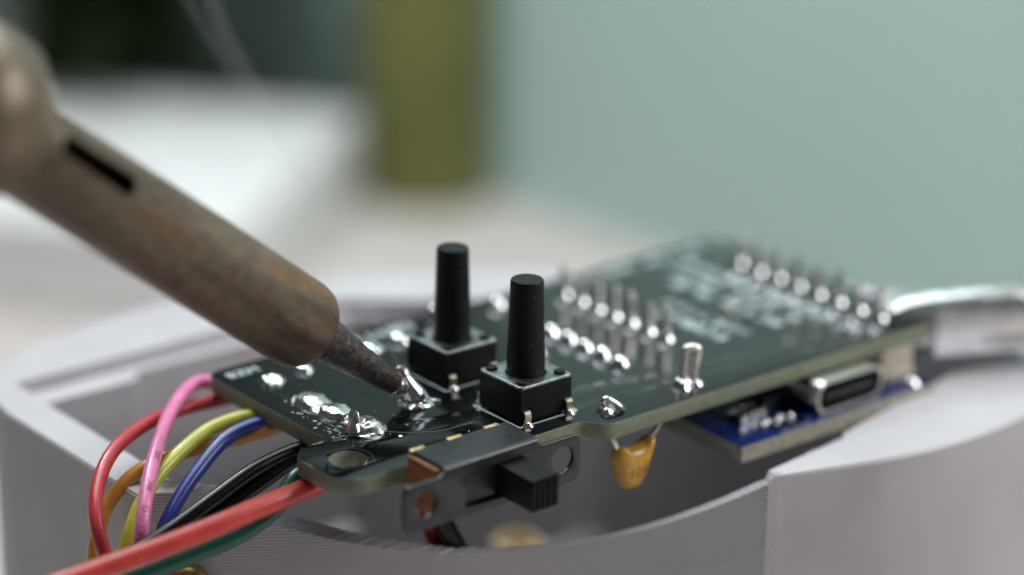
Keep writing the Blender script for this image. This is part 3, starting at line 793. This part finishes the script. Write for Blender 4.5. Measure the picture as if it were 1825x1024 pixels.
for k in range(5):
    f = blob('pad_solder', (5.2 + 0.9 * k, 2.6 + 0.5 * (k % 2), 1.6), 0.42, 0.4, 0.4, 80 + k, 0.2, parent=cm_, sub=2)
box('chip', (9.4, 6.8, 2.2), (3.2, 3.8, 1.3), M['dark'], cm_, 0.1)
box('connector_block', (24.0, 5.2, 3.6), (4.4, 4.6, 4.0), M['cream'], cm_, 0.3)
box('connector_lip', (24.0, 2.7, 2.2), (4.0, 0.6, 1.0), M['cream'], cm_, 0.1)
blob('pad_solder', (24.0, 0.9, 1.6), 0.85, 0.75, 0.9, 91, 0.1, parent=cm_)

# ------------------------------------------------------------------ chrome clip holding the far corner
cl = thing('alligator_clip', 'chrome alligator clip gripping the far corner of the black board', 'clip', (46.5, -5.0, 0))
ca = math.atan2(-0.42, 0.9); cl.rotation_euler = (0, 0, ca)
def jaw(name, sgn, z0):
    bm = bmesh.new(); rows = []
    st = [(-3.2, 1.5, 1.2, 0.0), (-1.5, 1.8, 1.8, 0.05), (1.5, 2.0, 2.1, 0.2), (5, 2.2, 2.0, 0.5), (10, 2.5, 2.3, 0.5), (13, 2.6, 2.2, 0.1), (16, 2.5, 2.2, -0.8), (20, 2.3, 2.0, -1.8)]
    for (x, hw, hh, lift) in st:
        row = []
        for k in range(13):
            a = math.pi * k / 12
            row.append(bm.verts.new((x, hw * math.cos(a), z0 + sgn * (lift + hh * math.sin(a) ** 0.7))))
        rows.append(row)
    for a, b in zip(rows, rows[1:]):
        for k in range(12): bm.faces.new((a[k], a[k + 1], b[k + 1], b[k]))
    bmesh.ops.solidify(bm, geom=bm.faces[:], thickness=0.35)
    return from_bm(name, bm, M['chrome'], cl, True, 40)
jaw('upper_jaw', 1, 0.12); jaw('lower_jaw', -1, -1.72)
for sy in (-1, 1): box('clip_side', (11.5, 2.05 * sy, -1.5), (20, 0.4, 4.8), M['chrome'], cl, 0.12)
lathe('pivot', [(0.8, -2.9), (0.8, 2.9), (0.5, 3.1), (0, 3.1)], 20, M['chrome'], cl, (12.5, 0, -0.7), (0, 1, 0))
tube('handle_rod', [(16, 0, -0.8), (24, 0, -1.8), (34, 0, -8), (42, 0, -30), (44, 0, TZ)], 1.8, M['chrome'], cl, 16, 8)

# ------------------------------------------------------------------ wires
W = {
 'pink': [(-13.5,25.4,-2.2),(-16.4,26.2,-1.9),(-19.33,25.47,-1.15),(-24.04,21.74,-1.21),(-29.04,16.47,-2.08),(-32.6,12.4,-3.5),(-34.42,10.35,-5.42),(-35.13,9.73,-7.93),(-35.32,9.65,-11.36),(-34.5,9.9,-22)],
 'red': [(-14.5,23.4,-2.6),(-17.55,23.9,-2.69),(-21.13,24.0,-2.60),(-26.09,22.7,-2.40),(-31.31,20.06,-2.83),(-35.03,16.86,-4.40),(-36.63,14.28,-6.79),(-36.54,12.68,-10.01),(-36.29,11.38,-12.30),(-35.6,10.6,-22)],
 'yellow': [(-17.0,16.6,-2.0),(-19.89,17.3,-1.75),(-23.53,17.39,-2.30),(-28.52,15.92,-3.78),(-31.62,14.81,-5.70),(-33.50,13.96,-7.85),(-34.65,13.68,-10.42),(-35.57,13.11,-13.22),(-36.3,12.6,-22)],
 'orange': [(-15.4,14.2,-2.0),(-18.46,15.12,-2.63),(-21.71,16.70,-3.39),(-26.17,18.05,-3.95),(-29.70,19.03,-5.11),(-32.43,19.00,-7.00),(-34.45,18.13,-9.43),(-35.39,17.56,-12.26),(-35.95,16.90,-14.62),(-36.8,16.4,-23)],
 'blue': [(-16.8,15.0,-2.0),(-19.33,15.61,-1.95),(-22.41,15.61,-2.65),(-26.24,14.43,-4.42),(-29.28,13.27,-6.34),(-31.2,12.4,-8.03),(-32.5,11.8,-9.91),(-33.7,11.2,-13.18),(-34.2,10.8,-22)],
 'black': [(-16.6,8.6,-2.1),(-19.83,9.06,-2.3),(-23.81,8.99,-2.99),(-28.50,8.66,-4.49),(-32.64,8.59,-6.02),(-36.63,9.10,-7.51),(-40.70,9.82,-8.71),(-43.67,10.45,-9.64),(-47,11.2,-12)],
 'black2': [(-16.4,7.5,-2.3),(-19.42,8.6,-2.9),(-23.28,8.6,-4.15),(-27.78,8.5,-5.75),(-31.78,8.6,-7.15),(-35.65,9.2,-8.4),(-39.74,9.9,-9.6),(-42.91,10.6,-10.5),(-46,11.4,-13)],
 'bigred': [(-15.6,3.4,-2.7),(-18.9,3.07,-2.7),(-21.54,2.75,-2.72),(-23.86,2.41,-2.75),(-26.0,2.28,-2.85),(-28.89,2.31,-3.1),(-31.7,2.45,-3.5),(-36.82,3.18,-4.33),(-41.74,4.11,-5.10),(-46.59,5.00,-5.83),(-49.76,5.94,-6.46)],
 'green': [(-17.6,5.2,-2.6),(-19.71,5.34,-2.7),(-21.69,5.27,-3.0),(-23.30,4.70,-3.95),(-25.89,4.23,-5.1),(-29.28,4.44,-6.2),(-32.67,5.44,-7.1),(-36.45,6.67,-8.1),(-41.45,8.63,-9.60)],
 'inred': [(-8.9,4.6,-2.4),(-8.4,4.5,-6.0),(-7.78,4.40,-9.44),(-7.36,4.43,-11.56),(-6.40,4.48,-14.16),(-4.94,4.80,-18.20),(-1,6,-34)],
 'inblack': [(-8.2,3.4,-2.4),(-7.9,3.3,-5.5),(-7.57,3.17,-8.77),(-6.81,2.70,-11.35),(-5.46,2.31,-14.17),(-3.57,2.29,-18.21),(0,3.5,-34)],
}
def wire(key, r, col, label, group=None):
    m = wire_mat(key + '_insulation', col)
    me, path, F = tube_mesh('wire', W[key], r, 20, 10)
    o = link('wire', me, m, None, True, 60); tag(o, label, 'wire', 'wires leaving the left end of the board' if not key.startswith('in') else 'wires inside the enclosure')
    return o, path, F
pk_o, pk_path, pk_F = wire('pink', 0.66, (0.72, 0.20, 0.40), 'thin pink wire with dark printed lettering, looping from the board corner')
wire('red', 0.66, (0.52, 0.045, 0.055), 'thin red wire making the widest loop left of the pink wire')
wire('yellow', 0.66, (0.50, 0.49, 0.045), 'thin yellow green wire behind the pink wire')
wire('orange', 0.64, (0.56, 0.24, 0.035), 'thin orange wire arching behind the yellow and blue wires')
wire('blue', 0.66, (0.014, 0.032, 0.22), 'thin dark blue wire between the yellow and black wires')
wire('black', 0.72, (0.005, 0.005, 0.006), 'black wire lying on top of its twin, above the thick red wire')
wire('black2', 0.72, (0.005, 0.005, 0.006), 'black wire underneath its twin, closer to the thick red wire')
wire('bigred', 0.93, (0.60, 0.055, 0.045), 'thick red wire crossing in front, from under the holed board tab')
wire('green', 0.92, (0.008, 0.105, 0.07), 'thick dark green wire hanging just below the thick red wire')
wire('inred', 0.8, (0.35, 0.02, 0.02), 'red wire dropping into the enclosure beneath the slide switch')
wire('inblack', 0.95, (0.005, 0.005, 0.006), 'black wire dropping into the enclosure beneath the slide switch')

# lettering printed along the pink wire
M['ink'] = mat('grey_wire_print', (0.13, 0.045, 0.085), 0.5)
def print_on(path, F, body, s_start, size, r, parent):
    tm = text_mesh('wire_print', body, size)
    L = [0.0]
    for a, b in zip(path, path[1:]): L.append(L[-1] + (b - a).length)
    camp = Vector((-140.967, -168.726, 92.327))
    for v in tm.vertices:
        s = s_start - v.co.x                         # reads upwards along the hanging wire
        i = 0
        while i < len(L) - 2 and L[i + 1] < s: i += 1
        t = (s - L[i]) / (L[i + 1] - L[i]); p = path[i].lerp(path[i + 1], t); T, nA, nB = F[i]
        out = Vector((-0.30, -0.92, 0.25)); out = (out - T * out.dot(T)).normalized(); side = T.cross(out)
        w = (v.co.y - size * 0.36) / r
        a = w + 0.12
        v.co = p + (out * math.cos(a) + side * math.sin(a)) * (r + 0.012)
    link('wire_print', tm, M['ink'], parent, False)
def arc_at(path, pt):
    best = min(range(len(path)), key=lambda i: (path[i] - Vector(pt)).length)
    return sum((b - a).length for a, b in zip(path[:best], path[1:best + 1]))
s0 = arc_at(pk_path, (-34.75, 10.05, -6.7))
print_on(pk_path, pk_F, '28AWG', s0 + 0.35, 0.86, 0.66, pk_o)
print_on(pk_path, pk_F, '80C', s0 - 4.0, 0.8, 0.66, pk_o)
print_on(pk_path, pk_F, '300V VW-1', s0 - 8.0, 0.8, 0.66, pk_o)

# ------------------------------------------------------------------ soldering iron
tip = Vector((-8.75, 7.0, 1.75)); bend = Vector((-19.80, 7.31, 10.65)); ax2 = (Vector((-50.17, 5.18, 34.78)) - bend).normalized()
ax1 = (bend - tip).normalized()
ir = thing('soldering_iron', 'soldering iron with heat-stained barrel and sooty tip touching the board', 'soldering iron', tuple(tip))
def wobt(a, h):
    return 1 + 0.05 * noise.noise(Vector((math.cos(a) * 1.5, math.sin(a) * 1.5, h * 0.9))) + 0.05 * noise.noise(Vector((math.cos(a) * 4, math.sin(a) * 4, h * 3)))
prof = [(0.0, -0.35), (0.45, -0.28), (0.72, 0.0), (0.9, 0.5), (1.02, 1.2), (1.12, 2.2), (1.3, 4), (1.5, 6), (1.72, 8), (1.93, 10), (2.08, 11.6), (2.08, 13.5)]
pf = []
for (r0, h0), (r1, h1) in zip(prof, prof[1:]):
    m_ = max(1, int((h1 - h0) / 0.18))
    for k in range(m_): t = k / m_; pf.append((r0 + (r1 - r0) * t, h0 + (h1 - h0) * t))
pf.append(prof[-1])
lathe('iron_tip', pf, 48, M['ironbit'], ir, (0, 0, 0), ax1, auto=None, wob=wobt)
lathe('tinned_end', [(0.0, -0.42), (0.5, -0.34), (0.78, -0.04), (0.96, 0.45), (1.05, 0.95), (1.0, 1.25)], 32, M['solder_rough'], ir, (0, 0, 0), ax1, auto=None, wob=lambda a, h: 1 + 0.10 * noise.noise(Vector((math.cos(a) * 2, math.sin(a) * 2, h * 2))))
# barrel: hollow tube with a slot
b0 = bend - ax2 * 1.6
R_ = 4.05
bprof = [(2.2, 0.25), (2.6, 0.0), (3.1, 0.05), (3.6, 0.35), (3.88, 0.85), (R_, 1.7), (R_, 10), (R_, 20), (R_, 30), (R_, 38.6), (R_ - 0.55, 38.6), (R_ - 0.55, 20), (R_ - 0.55, 2.2), (2.2, 1.2), (2.2, 0.25)]
br = lathe('barrel', bprof, 64, M['barrel'], ir, tuple(b0 - tip), ax2, auto=45)
bpy.context.view_layer.update()
# slot cutter: a rounded bar along the barrel on the side that faces the camera
slot_c = (Vector((-43.09, 4.95, 32.07)) + Vector((-38.28, 4.37, 27.59))) / 2
rel = slot_c - b0; s_ax = rel.dot(ax2); camdir = (Vector((-140.967, -168.726, 92.327)) - slot_c).normalized()
perp = (rel - ax2 * s_ax)
offr = perp.length
upn = ax2.cross(camdir).normalized()
out_d = (camdir - ax2 * camdir.dot(ax2)).normalized()
comp = perp - out_d * perp.dot(out_d)                       # sideways offset of the slot seen from the camera
lat = comp.length; 
dirn = (comp.normalized() * min(lat, 3.0) + out_d * math.sqrt(max(0.1, R_ ** 2 - min(lat, 3.0) ** 2))).normalized()
qz = ax2; qx = dirn; qy = qz.cross(qx)
mw = Matrix((qx, qy, qz)).transposed().to_4x4()
cut = bmesh.new(); bm_box(cut, (0, 0, 0), (6.0, 1.9, 8.4), 0.8, 4)
for v in cut.verts: v.co = (mw @ v.co) + b0 + ax2 * (s_ax + 1.5) + dirn * (R_ + 0.4)
cme = bpy.data.meshes.new('cutter'); bmesh.ops.recalc_face_normals(cut, faces=cut.faces[:]); cut.to_mesh(cme); cut.free()
co = bpy.data.objects.new('cutter', cme); C.objects.link(co)
md = br.modifiers.new('slot', 'BOOLEAN'); md.operation = 'DIFFERENCE'; md.object = co; md.solver = 'EXACT'
dg = bpy.context.evaluated_depsgraph_get()
nm = bpy.data.meshes.new_from_object(br.evaluated_get(dg), depsgraph=dg)
br.modifiers.clear()
if len(nm.polygons) > 100:
    br.data = nm; nm.shade_smooth(); nm.set_sharp_from_angle(angle=math.radians(40))
bpy.data.objects.remove(co); bpy.data.meshes.remove(cme)
lathe('heater_core', [(1.9, 6), (1.9, 38)], 32, M['ceramic'], ir, tuple(b0 - tip), ax2)
lathe('collar', [(R_ + 0.05, 37.5), (5.2, 37.7), (5.6, 38.4), (5.6, 40), (6.6, 40.2), (7.0, 40.8), (7.0, 45), (6.4, 45.8), (5.6, 46), (5.6, 60), (R_, 60)], 56, M['collar'], ir, tuple(b0 - tip), ax2)

# brass screw on the outer wall, bottom left
bs = lathe('brass_screw', [(0, 0.0), (2.0, 0.0), (2.1, 0.3), (1.9, 1.0), (1.2, 1.5), (0, 1.65)], 28, M['brass'], None, (-27.6, 14.4, -15), (-0.557, -0.83, 0))
tag(bs, 'small brass screw head on the enclosure wall below the green wire', 'screw')

# thin smoke rising from the joint
sm = bpy.data.materials.new('smoke'); sm.use_nodes = True
nt = sm.node_tree; nt.nodes.remove(nt.nodes['Principled BSDF'])
pv = nt.nodes.new('ShaderNodeVolumePrincipled'); pv.inputs['Color'].default_value = (0.9, 0.93, 0.95, 1); pv.inputs['Density'].default_value = 0.04
nt.links.new(pv.outputs[0], nt.nodes['Material Output'].inputs['Volume'])
S1 = [(-7.88,8.5,3.4),(-7.49,10.93,4.77),(-7.28,13.11,6.82),(-7.21,15.64,9.37),(-6.85,19.64,12.59),(-6.45,25.57,17.04),(-6.28,32.23,22.62),(-6.78,38.01,28.11),(-6.05,42.83,33.71)]
S2 = [(-7.9,8.7,3.4),(-7.51,11.77,5.07),(-7.03,14.58,7.43),(-6.48,18.40,10.64),(-6.07,24.32,15.06),(-6.42,31.15,20.11),(-7.35,37.27,25.57),(-7.88,43.12,31.13),(-7.83,46.04,34.46)]
smk = thing('smoke', 'faint thin smoke rising from the soldering tip', 'smoke', (-7.9, 8.5, 3.4)); smk['kind'] = 'stuff'
for P_, r_ in ((S1, 0.55), (S2, 0.4)):
    o = tube('wisp', [tuple(Vector(p) - Vector((-7.9, 8.5, 3.4))) for p in P_], r_, sm, smk, 12, 8, lambda t: 0.5 + 1.6 * t)
